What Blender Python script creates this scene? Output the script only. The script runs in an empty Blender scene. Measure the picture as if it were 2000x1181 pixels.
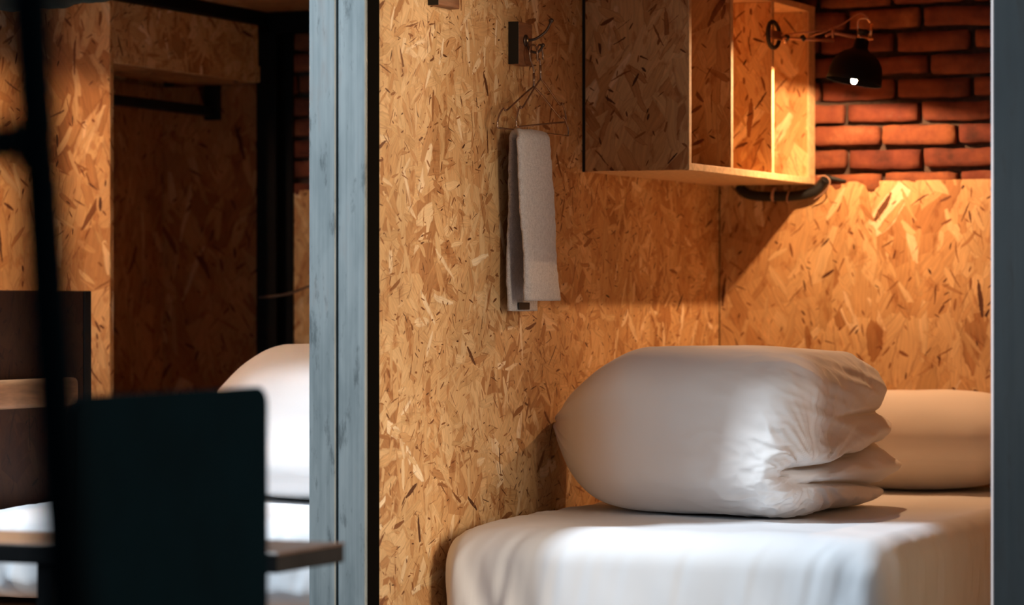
import bpy, bmesh, math, random
import numpy as np
from mathutils import Vector, Matrix

random.seed(7)
S = bpy.context.scene
C = S.collection
PI = math.pi
H = 1.12                      # height of the lens above the floor
F = 6000.0                    # focal length in pixels of the 2000 px wide frame
TH = math.atan(2600.0 / F)    # the camera is turned left of the room's depth axis
ST, CT = math.sin(TH), math.cos(TH)

# ------------------------------------------------------------------ camera
cam_d = bpy.data.cameras.new('camera')
cam = bpy.data.objects.new('camera', cam_d)
C.objects.link(cam)
cam.location = (0, 0, H)
cam.rotation_euler = (PI / 2, 0, TH)
cam_d.lens = 36.0 * F / 2000.0
cam_d.sensor_width = 36.0
cam_d.clip_start = 0.05
cam_d.clip_end = 100
cam_d.dof.use_dof = True
cam_d.dof.focus_distance = 7.05
cam_d.dof.aperture_fstop = 3.0
S.camera = cam

# ------------------------------------------------------------------ world, lights, exposure
W = bpy.data.worlds.new('world')
S.world = W
W.use_nodes = True
W.node_tree.nodes['Background'].inputs[0].default_value = (0.62, 0.80, 1.0, 1)
W.node_tree.nodes['Background'].inputs[1].default_value = 0.10
S.view_settings.view_transform = 'Standard'
S.view_settings.look = 'None'
S.view_settings.gamma = 1
S.view_settings.exposure = 0.0
S.view_settings.use_curve_mapping = False


def area(name, loc, target, sx, sy, power, color):
    l = bpy.data.lights.new(name, 'AREA')
    l.shape = 'RECTANGLE'; l.size = sx; l.size_y = sy
    l.energy = power; l.color = color
    o = bpy.data.objects.new(name, l)
    o.location = loc
    o.rotation_euler = (Vector(target) - Vector(loc)).to_track_quat('-Z', 'Y').to_euler()
    C.objects.link(o)
    return o


# skylight over the aisle and a large window down the left of the room
SKY = Vector((-2.45, 6.4, H - .4)) - Vector((.97, 1.0, -1.92)) * 2.0
area('skylight', SKY, (-2.6, 6.3, H - .4), 0.28, 0.28, 300, (0.76, 0.89, 1.0))
area('room_window', (-4.6, 0.6, H + 1.2), (-2.7, 6.2, H + 0.1), 1.6, 1.8, 40, (0.66, 0.86, 1.0))
area('partition_fill', (1.7, 4.35, H + 0.6), (-2.9, 6.4, H + 0.1), 1.4, 1.8, 210, (1.0, 0.78, 0.57))  # unseen warm fill, added to brighten the partition


def spot(name, loc, target, power, color, deg, blend, r):
    sl = bpy.data.lights.new(name, 'SPOT')
    sl.energy = power; sl.color = color; sl.spot_size = math.radians(deg); sl.spot_blend = blend; sl.shadow_soft_size = r
    so = bpy.data.objects.new(name, sl)
    so.location = loc
    so.rotation_euler = (Vector(target) - Vector(loc)).to_track_quat('-Z', 'Y').to_euler()
    C.objects.link(so)


spot('left_bed_fill', (-3.95, 4.2, H + 1.9), (-3.72, 6.55, H - .42), 22, (0.80, 0.90, 1.0), 27, .35, .07)  # unseen cool fill, added to brighten the left bed
spot('duvet_end_fill', (0.15, 3.7, H + 1.0), (-2.12, 6.85, H - .36), 130, (1.0, 0.90, 0.82), 15, .7, .10)  # added out of view to brighten the folded end of the duvet

# ------------------------------------------------------------------ helpers


def ray(px):
    u = (px - 1000.0) / F
    return (-ST + CT * u, CT + ST * u)


def X_at(px, Y):
    a, b = ray(px); return a / b * Y


def Y_at(px, X):
    a, b = ray(px); return b / a * X


def P(px, py, t):             # a point of the place, t metres deep
    a, b = ray(px)
    return Vector((a * t, b * t, H + (590 - py) / F * t))


def PX(px, py, X): return P(px, py, X / ray(px)[0])


def PY(px, py, Y): return P(px, py, Y / ray(px)[1])


def tag(o, label=None, cat=None, group=None, kind=None):
    if label: o['label'] = label
    if cat: o['category'] = cat
    if group: o['group'] = group
    if kind: o['kind'] = kind
    return o


def empty(name, loc, label=None, cat=None, group=None, kind=None):
    o = bpy.data.objects.new(name, None)
    o.location = loc; o.empty_display_size = .05
    C.objects.link(o)
    return tag(o, label, cat, group, kind)


def worldloc(o):
    v = Vector(o.location)
    while o.parent:
        o = o.parent; v += Vector(o.location)
    return v


def link_mesh(name, me, mat, parent=None, origin=None):
    """mesh in world coordinates -> object whose own origin is `origin` (or its parent's)"""
    if origin is None:
        origin = worldloc(parent) if parent else Vector((0, 0, 0))
    origin = Vector(origin)
    me.transform(Matrix.Translation(-origin))
    if mat: me.materials.append(mat)
    o = bpy.data.objects.new(name, me)
    C.objects.link(o)
    if parent:
        o.parent = parent
        o.location = origin - worldloc(parent)
    else:
        o.location = origin
    return o


def box_uv(me, off=None):
    if off is None: off = (random.uniform(-20, 20), random.uniform(-20, 20))
    uv = me.uv_layers.new(name='UVMap') if not me.uv_layers else me.uv_layers[0]
    for p in me.polygons:
        n = p.normal; ax = max(range(3), key=lambda i: abs(n[i]))
        i, j = ((1, 2), (0, 2), (0, 1))[ax]
        for li in p.loop_indices:
            co = me.vertices[me.loops[li].vertex_index].co
            uv.data[li].uv = (co[i] + off[0] + ax * 3.3, co[j] + off[1])


def finish(bm, name, mat, parent=None, origin=None, smooth=False, uvoff=None):
    bmesh.ops.recalc_face_normals(bm, faces=bm.faces)
    me = bpy.data.meshes.new(name)
    bm.to_mesh(me); bm.free()
    box_uv(me, uvoff)
    if smooth:
        me.polygons.foreach_set('use_smooth', [True] * len(me.polygons))
    return link_mesh(name, me, mat, parent, origin)


def add_box(bm, x0, x1, y0, y1, z0, z1, bevel=0.0, seg=1):
    g = bmesh.ops.create_cube(bm, size=1)
    vs = g['verts']
    for v in vs:
        v.co = Vector(((x0 + x1) / 2 + v.co.x * (x1 - x0), (y0 + y1) / 2 + v.co.y * (y1 - y0), (z0 + z1) / 2 + v.co.z * (z1 - z0)))
    if bevel:
        es = list({e for v in vs for e in v.link_edges})
        bmesh.ops.bevel(bm, geom=es, offset=bevel, segments=seg, affect='EDGES', profile=.6)


def box(name, x0, x1, y0, y1, z0, z1, mat, parent=None, bevel=0.0015, seg=1, origin=None, smooth=False, uvoff=None):
    bm = bmesh.new()
    add_box(bm, x0, x1, y0, y1, z0 + H, z1 + H, bevel, seg)
    if origin is None and parent is None:
        origin = ((x0 + x1) / 2, (y0 + y1) / 2, z0 + H)
    return finish(bm, name, mat, parent, origin, smooth, uvoff)


def smooth_path(pts, n=8):
    pts = [Vector(p) for p in pts]
    if len(pts) < 3: return pts
    out = []
    for i in range(len(pts) - 1):
        p0 = pts[max(i - 1, 0)]; p1 = pts[i]; p2 = pts[i + 1]; p3 = pts[min(i + 2, len(pts) - 1)]
        for k in range(n):
            t = k / n
            out.append(.5 * ((2 * p1) + (-p0 + p2) * t + (2 * p0 - 5 * p1 + 4 * p2 - p3) * t * t + (-p0 + 3 * p1 - 3 * p2 + p3) * t ** 3))
    out.append(pts[-1])
    return out


def add_tube(bm, pts, r, sides=10, curve=0, cap=True):
    if curve: pts = smooth_path(pts, curve)
    pts = [Vector(p) for p in pts]
    rings = []; up = None
    for i, p in enumerate(pts):
        d = (pts[min(i + 1, len(pts) - 1)] - pts[max(i - 1, 0)])
        if d.length < 1e-9: d = Vector((0, 0, 1))
        d.normalize()
        if up is None:
            up = d.orthogonal().normalized()
        else:
            up = (up - d * up.dot(d))
            up = up.normalized() if up.length > 1e-6 else d.orthogonal().normalized()
        s = d.cross(up)
        rr = r(i / (len(pts) - 1)) if callable(r) else r
        rings.append([bm.verts.new(p + (up * math.cos(2 * PI * k / sides) + s * math.sin(2 * PI * k / sides)) * rr) for k in range(sides)])
    for a, b in zip(rings, rings[1:]):
        for k in range(sides):
            bm.faces.new((a[k], a[(k + 1) % sides], b[(k + 1) % sides], b[k]))
    if cap:
        bm.faces.new(rings[0][::-1]); bm.faces.new(rings[-1])


def tube(name, pts, r, mat, parent=None, sides=10, curve=0, origin=None):
    bm = bmesh.new()
    add_tube(bm, pts, r, sides, curve)
    if origin is None and parent is None: origin = pts[0]
    return finish(bm, name, mat, parent, origin, True)


def add_lathe(bm, prof, base, axis, sides=40, cap=False):
    axis = Vector(axis).normalized(); u = axis.orthogonal().normalized(); v = axis.cross(u)
    rings = []
    for r, h in prof:
        c = Vector(base) + axis * h
        rings.append([bm.verts.new(c + (u * math.cos(2 * PI * k / sides) + v * math.sin(2 * PI * k / sides)) * max(r, 1e-5)) for k in range(sides)])
    for a, b in zip(rings, rings[1:]):
        for k in range(sides):
            bm.faces.new((a[k], a[(k + 1) % sides], b[(k + 1) % sides], b[k]))
    if cap:
        bm.faces.new(rings[0][::-1]); bm.faces.new(rings[-1])


def copy_tree(o, parent=None):
    c = o.copy(); C.objects.link(c); c.parent = parent
    for ch in list(o.children): copy_tree(ch, c)
    return c


# ---- numpy noise and cloth meshes
def _hash(i, j, k, seed):
    n = (i * 374761393 + j * 668265263 + k * 2147483647 + seed * 974634777) & 0xFFFFFFFF
    n = ((n ^ (n >> 13)) * 1274126177) & 0xFFFFFFFF
    n = (n ^ (n >> 16)) & 0xFFFFFF
    return n / float(0xFFFFFF) * 2 - 1


def vnoise(p, seed=0):
    p = np.asarray(p, dtype=np.float64)
    f = np.floor(p).astype(np.int64); w = p - f
    w = w * w * w * (w * (w * 6 - 15) + 10)
    r = 0
    for a in (0, 1):
        for b in (0, 1):
            for c in (0, 1):
                h = _hash(f[:, 0] + a, f[:, 1] + b, f[:, 2] + c, seed)
                r = r + h * (w[:, 0] if a else 1 - w[:, 0]) * (w[:, 1] if b else 1 - w[:, 1]) * (w[:, 2] if c else 1 - w[:, 2])
    return r


def fbm(p, seed=0, o=3):
    r = 0; a = 1; p = np.asarray(p)
    for k in range(o):
        r = r + a * vnoise(p * (2 ** k) + k * 17.3, seed + k); a *= .5
    return r


def lattice(nx, ny, nz):
    idx = {}; vs = []; fs = []

    def vid(i, j, k):
        key = (i, j, k)
        if key not in idx:
            idx[key] = len(vs); vs.append((i / nx * 2 - 1, j / ny * 2 - 1, k / nz * 2 - 1))
        return idx[key]
    for i in range(nx):
        for j in range(ny):
            fs.append((vid(i, j, 0), vid(i, j + 1, 0), vid(i + 1, j + 1, 0), vid(i + 1, j, 0)))
            fs.append((vid(i, j, nz), vid(i + 1, j, nz), vid(i + 1, j + 1, nz), vid(i, j + 1, nz)))
    for i in range(nx):
        for k in range(nz):
            fs.append((vid(i, 0, k), vid(i + 1, 0, k), vid(i + 1, 0, k + 1), vid(i, 0, k + 1)))
            fs.append((vid(i, ny, k), vid(i, ny, k + 1), vid(i + 1, ny, k + 1), vid(i + 1, ny, k)))
    for j in range(ny):
        for k in range(nz):
            fs.append((vid(0, j, k), vid(0, j, k + 1), vid(0, j + 1, k + 1), vid(0, j + 1, k)))
            fs.append((vid(nx, j, k), vid(nx, j + 1, k), vid(nx, j + 1, k + 1), vid(nx, j, k + 1)))
    return np.array(vs), fs


def roundbox(p, h, r):
    h = np.array(h, float); r = np.broadcast_to(np.array(r, float), (3,))
    q = p * h
    inner = np.clip(q, -(h - r), h - r)
    d = (q - inner) / r
    n = np.linalg.norm(d, axis=1, keepdims=True); n[n < 1e-9] = 1
    nd = d / n
    return inner + nd * r, nd


def np_mesh(name, v, f, mat, parent=None, origin=None):
    me = bpy.data.meshes.new(name)
    me.from_pydata([tuple(x) for x in v], [], f)
    me.polygons.foreach_set('use_smooth', [True] * len(me.polygons))
    me.update()
    box_uv(me, (0, 0))
    return link_mesh(name, me, mat, parent, origin)


# ------------------------------------------------------------------ materials
def new_mat(name):
    m = bpy.data.materials.new(name); m.use_nodes = True
    nt = m.node_tree; b = nt.nodes['Principled BSDF']
    return m, nt, b


def N(nt, t, **kw):
    n = nt.nodes.new(t)
    for k, v in kw.items(): setattr(n, k, v)
    return n


def MATH(nt, op, a, b=None, c=None, clamp=False):
    n = N(nt, 'ShaderNodeMath', operation=op); n.use_clamp = clamp
    for i, x in enumerate((a, b, c)):
        if x is None: continue
        if isinstance(x, (int, float)): n.inputs[i].default_value = x
        else: nt.links.new(x, n.inputs[i])
    return n.outputs[0]


def VM(nt, op, a, b=None, scale=None):
    n = N(nt, 'ShaderNodeVectorMath', operation=op)
    for i, x in enumerate((a, b)):
        if x is None: continue
        if isinstance(x, (tuple, list)): n.inputs[i].default_value = x
        else: nt.links.new(x, n.inputs[i])
    if scale is not None: n.inputs['Scale'].default_value = scale
    return n.outputs[0]


def MIX(nt, fac, a, b, mode='MIX'):
    n = N(nt, 'ShaderNodeMix', data_type='RGBA', blend_type=mode)
    for key, x in ((0, fac), (6, a), (7, b)):
        if isinstance(x, (int, float)): n.inputs[key].default_value = x
        elif isinstance(x, (tuple, list)): n.inputs[key].default_value = tuple(x) + ((1,) if len(x) == 3 else ())
        else: nt.links.new(x, n.inputs[key])
    return n.outputs[2]


def NOISE(nt, vec, scale, detail=3, rough=.55, dims='3D'):
    n = N(nt, 'ShaderNodeTexNoise', noise_dimensions=dims)
    n.inputs['Scale'].default_value = scale; n.inputs['Detail'].default_value = detail
    n.inputs['Roughness'].default_value = rough
    if vec is not None: nt.links.new(vec, n.inputs['Vector'])
    return n.outputs['Fac']


def RAMP(nt, fac, stops, interp='LINEAR'):
    n = N(nt, 'ShaderNodeValToRGB'); n.color_ramp.interpolation = interp
    while len(n.color_ramp.elements) < len(stops): n.color_ramp.elements.new(.5)
    for e, (p, c) in zip(n.color_ramp.elements, stops):
        e.position = p; e.color = tuple(c) + (1,)
    nt.links.new(fac, n.inputs[0])
    return n.outputs[0]


def SMOOTH(nt, v, a, b):
    n = N(nt, 'ShaderNodeMapRange', interpolation_type='SMOOTHSTEP')
    nt.links.new(v, n.inputs[0]); n.inputs[1].default_value = a; n.inputs[2].default_value = b
    return n.outputs[0]


def BUMP(nt, h, b, strength=.4, dist=.002):
    n = N(nt, 'ShaderNodeBump'); n.inputs['Strength'].default_value = strength; n.inputs['Distance'].default_value = dist
    nt.links.new(h, n.inputs['Height']); nt.links.new(n.outputs[0], b.inputs['Normal'])


def flake_group():
    """one layer of wood strands: Voronoi cells, each carrying one rotated rectangle"""
    g = bpy.data.node_groups.new('strand_layer', 'ShaderNodeTree')
    itf = g.interface
    itf.new_socket('Vector', in_out='INPUT', socket_type='NodeSocketVector')
    for n in ('Scale', 'Length', 'Width', 'Turn', 'Base Angle', 'Keep', 'Seed'):
        itf.new_socket(n, in_out='INPUT', socket_type='NodeSocketFloat')
    for n in ('Mask', 'Tone', 'Grain', 'Edge'):
        itf.new_socket(n, in_out='OUTPUT', socket_type='NodeSocketFloat')
    gi = g.nodes.new('NodeGroupInput'); go = g.nodes.new('NodeGroupOutput')
    I = gi.outputs
    v = N(g, 'ShaderNodeVectorMath', operation='SCALE'); g.links.new(I['Vector'], v.inputs[0]); g.links.new(I['Scale'], v.inputs['Scale'])
    comb = N(g, 'ShaderNodeCombineXYZ'); g.links.new(I['Seed'], comb.inputs[0]); g.links.new(I['Seed'], comb.inputs[1])
    p = VM(g, 'ADD', v.outputs[0], comb.outputs[0])
    vo = N(g, 'ShaderNodeTexVoronoi', voronoi_dimensions='2D'); vo.inputs['Scale'].default_value = 1
    g.links.new(p, vo.inputs['Vector'])
    loc = VM(g, 'SUBTRACT', p, vo.outputs['Position'])
    sep = N(g, 'ShaderNodeSeparateColor'); g.links.new(vo.outputs['Color'], sep.inputs[0])
    ang = MATH(g, 'ADD', MATH(g, 'MULTIPLY', MATH(g, 'SUBTRACT', sep.outputs[0], .5), I['Turn']), I['Base Angle'])
    rot = N(g, 'ShaderNodeVectorRotate', rotation_type='Z_AXIS'); g.links.new(loc, rot.inputs['Vector']); g.links.new(ang, rot.inputs['Angle'])
    # frayed outline
    wob = NOISE(g, VM(g, 'SCALE', rot.outputs[0], scale=1.0), 9.0, 1, .6, '2D')
    wob = MATH(g, 'MULTIPLY', MATH(g, 'SUBTRACT', wob, .5), .07)
    s2 = N(g, 'ShaderNodeSeparateXYZ'); g.links.new(rot.outputs[0], s2.inputs[0])
    ax = MATH(g, 'ABSOLUTE', s2.outputs[0]); ay = MATH(g, 'ABSOLUTE', s2.outputs[1])
    wv = MATH(g, 'MULTIPLY', I['Width'], MATH(g, 'ADD', .45, sep.outputs[2]))
    dx = MATH(g, 'ADD', MATH(g, 'SUBTRACT', I['Length'], ax), MATH(g, 'MULTIPLY', wob, 2.2))
    xr_ = MATH(g, 'DIVIDE', ax, I['Length'])
    wv = MATH(g, 'MULTIPLY', wv, MATH(g, 'SUBTRACT', 1.0, MATH(g, 'MULTIPLY', MATH(g, 'MULTIPLY', xr_, xr_), .6)))
    dy = MATH(g, 'ADD', MATH(g, 'SUBTRACT', wv, ay), MATH(g, 'MULTIPLY', wob, .6))
    # slanted ends
    dx = MATH(g, 'ADD', dx, MATH(g, 'MULTIPLY', s2.outputs[1], MATH(g, 'SUBTRACT', MATH(g, 'MULTIPLY', sep.outputs[1], 2.4), 1.2)))
    m = MATH(g, 'MINIMUM', dx, dy)
    keep = MATH(g, 'LESS_THAN', MATH(g, 'FRACT', MATH(g, 'MULTIPLY', sep.outputs[0], 7.31)), I['Keep'])
    mask = MATH(g, 'MULTIPLY', SMOOTH(g, m, 0.0, 0.012), keep)
    edge = MATH(g, 'MULTIPLY', MATH(g, 'SUBTRACT', 1.0, SMOOTH(g, m, 0.01, .045)), mask)
    tone = MATH(g, 'FRACT', MATH(g, 'MULTIPLY', sep.outputs[2], 5.77))
    gm = N(g, 'ShaderNodeVectorMath', operation='MULTIPLY'); g.links.new(rot.outputs[0], gm.inputs[0]); gm.inputs[1].default_value = (2.0, 26.0, 1)
    off = N(g, 'ShaderNodeVectorMath', operation='MULTIPLY_ADD'); g.links.new(vo.outputs['Color'], off.inputs[0]); off.inputs[1].default_value = (40, 40, 40)
    g.links.new(gm.outputs[0], off.inputs[2])
    grain = NOISE(g, off.outputs[0], 1.0, 1, .6, '2D')
    for n, s in (('Mask', mask), ('Tone', tone), ('Grain', grain), ('Edge', edge)): g.links.new(s, go.inputs[n])
    return g


FLAKE = flake_group()


def osb(name, tint=(1, 1, 1), turn=PI, base=0.0, scale=1.0, rough=.62, dark=1.0):
    m, nt, b = new_mat(name)
    uv = N(nt, 'ShaderNodeUVMap'); uv.uv_map = 'UVMap'
    vec = uv.outputs[0]
    wn = N(nt, 'ShaderNodeTexNoise', noise_dimensions='2D'); wn.inputs['Scale'].default_value = 9; wn.inputs['Detail'].default_value = 1
    nt.links.new(vec, wn.inputs['Vector'])
    vec = VM(nt, 'ADD', vec, VM(nt, 'SCALE', VM(nt, 'SUBTRACT', wn.outputs['Color'], (.5, .5, .5)), scale=.022))
    # (cells per metre, half length, half width, keep, palette)
    pale = [(0, (.55, .34, .155)), (.35, (.64, .42, .21)), (.7, (.72, .51, .28)), (1, (.86, .70, .48))]
    mid = [(0, (.40, .195, .075)), (.22, (.56, .32, .14)), (.65, (.64, .41, .20)), (1, (.72, .50, .27))]
    deep = [(0, (.075, .026, .010)), (.4, (.20, .075, .024)), (1, (.36, .165, .06))]
    layers = [
        (7.0, .9, .42, 1.0, mid, 1.3, .5), (6.2, .66, .17, .85, mid, 9.7, .30), (7.5, .62, .16, .8, pale, 4.1, .25),
        (10.0, .60, .14, .7, mid, 15.2, .35), (13.0, .58, .14, .6, pale, 22.9, .25), (19.0, .55, .13, .5, mid, 31.7, .4),
        (8.0, .60, .075, .35, pale, 37.9, .2), (11.0, .46, .066, .15, deep, 43.3, 0), (17.0, .42, .030, .30, deep, 52.1, 0),
        (28.0, .42, .080, .17, deep, 61.9, 0), (48.0, .34, .10, .16, deep, 77.7, 0)]
    col = None; height = None
    for (sc, L, Wd, keep, pal, seed, eg) in layers:
        n = N(nt, 'ShaderNodeGroup'); n.node_tree = FLAKE
        nt.links.new(vec, n.inputs['Vector'])
        small = sc > 14
        for k, val in (('Scale', sc * scale), ('Length', L), ('Width', Wd), ('Turn', turn if not small else max(turn, 2.2)), ('Base Angle', base), ('Keep', keep), ('Seed', seed)):
            n.inputs[k].default_value = val
        c = RAMP(nt, n.outputs['Tone'], pal)
        gr = MATH(nt, 'ADD', MATH(nt, 'MULTIPLY', n.outputs['Grain'], .50), .76)
        cg = N(nt, 'ShaderNodeVectorMath', operation='SCALE'); nt.links.new(c, cg.inputs[0]); nt.links.new(gr, cg.inputs['Scale'])
        c = cg.outputs[0]
        if pal is not deep:
            c = MIX(nt, MATH(nt, 'MULTIPLY', n.outputs['Edge'], eg), c, (.24, .10, .035))
        if col is None:
            col = c
        else:
            col = MIX(nt, n.outputs['Mask'], col, c)
        # keeps the layers evaluated one after another (shader stack space)
        vec = VM(nt, 'ADD', vec, VM(nt, 'SCALE', col, scale=1e-7))
    big = NOISE(nt, vec, 3.0, 2, .5, '2D')
    col = MIX(nt, 1.0, col, RAMP(nt, big, [(.3, (.84, .80, .74)), (.7, (1.08, 1.06, 1.02))]), 'MULTIPLY')
    sm = SMOOTH(nt, NOISE(nt, VM(nt, 'MULTIPLY', uv.outputs[0], (1.0, .55, 1)), 26.0, 3, .65, '2D'), .54, .72)
    col = MIX(nt, MATH(nt, 'MULTIPLY', sm, .55), col, MIX(nt, 1.0, col, (.62, .40, .24), 'MULTIPLY'))
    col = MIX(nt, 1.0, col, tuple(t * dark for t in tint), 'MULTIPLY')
    nt.links.new(col, b.inputs['Base Color'])
    b.inputs['Roughness'].default_value = rough
    b.inputs['Specular IOR Level'].default_value = .35
    BUMP(nt, NOISE(nt, uv.outputs[0], 70, 2, .6, '2D'), b, .35, .0012)
    return m


def plain(name, col, rough=.5, metal=0.0, nscale=None, namt=.15, bump=0.0, bdist=.001, spec=None, stretch=None):
    m, nt, b = new_mat(name)
    b.inputs['Roughness'].default_value = rough; b.inputs['Metallic'].default_value = metal
    if spec is not None: b.inputs['Specular IOR Level'].default_value = spec
    if nscale:
        tc = N(nt, 'ShaderNodeTexCoord'); v = tc.outputs['Object']
        if stretch: v = VM(nt, 'MULTIPLY', v, stretch)
        f = NOISE(nt, v, nscale, 4, .6)
        lo = tuple(c * (1 - namt) for c in col); hi = tuple(min(1, c * (1 + namt)) for c in col)
        nt.links.new(RAMP(nt, f, [(.3, lo), (.7, hi)]), b.inputs['Base Color'])
        if bump: BUMP(nt, f, b, bump, bdist)
    else:
        b.inputs['Base Color'].default_value = tuple(col) + (1,)
    return m


def steel(name, lo, hi, rough=.42, metal=.55):
    """brushed bare steel with vertical streaks, smudges and small scratches"""
    m, nt, b = new_mat(name)
    tc = N(nt, 'ShaderNodeTexCoord'); v = tc.outputs['Object']
    streak = NOISE(nt, VM(nt, 'MULTIPLY', v, (90, 90, 1.6)), 1.0, 3, .6)
    cloud = NOISE(nt, VM(nt, 'MULTIPLY', v, (14, 14, 3.0)), 1.0, 4, .6)
    smud = NOISE(nt, VM(nt, 'MULTIPLY', v, (40, 40, 9.0)), 1.0, 5, .7)
    f = MATH(nt, 'ADD', MATH(nt, 'MULTIPLY', streak, .35), MATH(nt, 'MULTIPLY', cloud, .65))
    c = RAMP(nt, f, [(.3, lo), (.68, hi)])
    c = MIX(nt, MATH(nt, 'MULTIPLY', SMOOTH(nt, smud, .55, .70), .6), c, tuple(x * .35 for x in lo))
    c = MIX(nt, MATH(nt, 'MULTIPLY', SMOOTH(nt, cloud, .56, .70), .6), c, (hi[0] * .62, hi[1] * .50, hi[2] * .46))
    nt.links.new(c, b.inputs['Base Color'])
    b.inputs['Metallic'].default_value = metal
    nt.links.new(MATH(nt, 'ADD', MATH(nt, 'MULTIPLY', smud, .25), rough - .12), b.inputs['Roughness'])
    BUMP(nt, streak, b, .12, .0004)
    return m


def cloth(name, col, rough=.85, weave=1400, wr=0.25, wscale=9, wdist=.006, stretch=(1, 1, 1)):
    m, nt, b = new_mat(name)
    tc = N(nt, 'ShaderNodeTexCoord'); v = tc.outputs['Object']
    d = NOISE(nt, v, 5, 2, .5)
    w1 = NOISE(nt, VM(nt, 'MULTIPLY', v, stretch), wscale, 4, .5)
    wv = NOISE(nt, v, weave, 1, .5)
    f = MATH(nt, 'ADD', w1, MATH(nt, 'MULTIPLY', wv, .03))
    nt.links.new(RAMP(nt, d, [(.3, tuple(c * .96 for c in col)), (.7, col)]), b.inputs['Base Color'])
    b.inputs['Roughness'].default_value = rough
    b.inputs['Specular IOR Level'].default_value = .2
    b.inputs['Sheen Weight'].default_value = .15
    BUMP(nt, f, b, wr, wdist)
    return m


M = {}
M['osb_wall'] = osb('strand_board_wall', turn=PI * 1.0, base=PI * .42, scale=1.22)
M['osb_back'] = osb('strand_board_back', tint=(.98, .95, .9), turn=1.5, base=PI / 2, scale=.85)
M['osb_shelf'] = osb('strand_board_shelf', tint=(.97, .92, .86), turn=1.3, base=PI / 2, scale=.8)
M['osb_shaded'] = osb('strand_board_recess_shaded', tint=(.66, .46, .35), turn=1.3, base=PI / 2, scale=.8)  # same board; the recess's shade and warm bounce are put into the tint
M['osb_dark'] = osb('strand_board_dark', tint=(.085, .045, .028), turn=1.8, base=PI / 2, scale=.8)  # tinted much darker than the other boards
M['osb_edge'] = plain('board_cut_edge', (.66, .43, .22), .7, 0, 60, .22, .4, .001)
M['steel'] = steel('bare_steel', (.115, .150, .162), (.33, .375, .385), .5, .15)
M['steel_dark'] = steel('dark_steel', (.006, .011, .015), (.013, .022, .029), .55, .1)  # much darker tones than the bare steel
M['edge_highlight'] = plain('painted_edge_highlight', (.78, .76, .80), .35, .3)  # pale colour painting the highlight on a lit post edge
M['black'] = plain('black_paint', (.004, .004, .004), .6, 0, 30, .2, spec=.12)
M['black_matt'] = plain('black_rubber', (.006, .006, .006), .6)
M['post_shading'] = plain('painted_post_shading', (.0022, .002, .0016), .9, spec=.03)  # near black, shade painted in for the side of the post
M['block_shading'] = plain('painted_block_shading', (.022, .018, .013), .7, spec=.2)  # dark colour carrying the shade on the block's side
M['chair'] = plain('black_teal_metal', (.0003, .0036, .0060), .9, 0, 8, .15, spec=.03)
M['shade'] = plain('lamp_shade_black', (.0012, .0012, .002), .55, spec=.15)
M['shade_in'] = plain('lamp_shade_inner', (.00004, .00003, .00003), 1.0, spec=0.0)
M['copper'] = plain('copper_brown_metal', (.42, .20, .12), .38, .65, 60, .2)
M['copper_bright'] = plain('polished_copper', (.85, .50, .28), .22, .9)
M['chrome'] = plain('chrome_wire', (.36, .26, .20), .25, .85)
M['iron'] = plain('dark_bronze', (.10, .07, .055), .35, .8)
M['brass'] = plain('brass_screw', (.85, .62, .30), .3, 1.0)
M['block_face'] = plain('brown_wood_block', (.21, .088, .038), .6, 0, 14, .35, .3, .001, stretch=(1, 1, 9))
M['mortar'] = plain('mortar', (.085, .055, .042), .95, 0, 60, .4, .8, .004)
M['sheet'] = cloth('white_sheet', (.80, .81, .83), .8, 1500, .30, 5, .008, (1, 1, .6))
M['duvet'] = cloth('duvet_cotton', (.84, .81, .79), .85, 1500, .28, 8, .006, (1.0, 1.8, .7))
M['pillow'] = cloth('pillow_cotton', (.78, .70, .62), .85, 1500, .2, 6, .006)
M['floor'] = plain('concrete_floor', (.10, .10, .11), .55, 0, 2.2, .25, .2, .003)
M['ceil'] = osb('strand_board_ceiling', tint=(.70, .52, .42), turn=2.2, base=0, scale=.7)
M['walnut'] = plain('dark_wood', (.105, .062, .043), .38, 0, 10, .3, .15, .001, stretch=(1, 8, 8))
M['tablefront'] = plain('black_brown_edge', (.011, .010, .010), .6, 0, 20, .3, spec=.2)
M['pine'] = plain('warm_wood', (.42, .20, .09), .5, 0, 12, .25, .2, .001, stretch=(8, 1, 8))
M['teal_sheet'] = plain('grey_teal_vinyl', (.055, .095, .10), .25, 0, 5, .4, .8, .02)
M['white_paint'] = plain('white_painted_board', (.78, .80, .84), .6, 0, 12, .05)
M['clip'] = plain('pale_plastic', (.52, .30, .20), .5)

# bulb
m, nt, b = new_mat('glowing_bulb')
b.inputs['Emission Color'].default_value = (1.0, .57, .285, 1); b.inputs['Emission Strength'].default_value = 14500
M['bulb'] = m
m, nt, b = new_mat('bulb_glass')
b.inputs['Emission Color'].default_value = (1.0, .8, .6, 1); b.inputs['Emission Strength'].default_value = 3
M['bulb_dim'] = m

# bricks: colour differs brick by brick
m, nt, b = new_mat('fired_brick')
tc = N(nt, 'ShaderNodeTexCoord'); oi = N(nt, 'ShaderNodeObjectInfo')
vv = VM(nt, 'ADD', tc.outputs['Object'], VM(nt, 'SCALE', oi.outputs['Location'], scale=3.1))
n1 = NOISE(nt, vv, 9, 4, .65); n2 = NOISE(nt, vv, 45, 3, .6)
ca = RAMP(nt, n1, [(.28, (.06, .016, .009)), (.45, (.16, .040, .018)), (.60, (.225, .064, .025)), (.75, (.33, .13, .058))])
hs = N(nt, 'ShaderNodeHueSaturation'); nt.links.new(ca, hs.inputs['Color'])
nt.links.new(MATH(nt, 'ADD', MATH(nt, 'MULTIPLY', oi.outputs['Random'], .5), .72), hs.inputs['Value'])
nt.links.new(MATH(nt, 'ADD', MATH(nt, 'MULTIPLY', oi.outputs['Random'], .016), .492), hs.inputs['Hue'])
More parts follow.
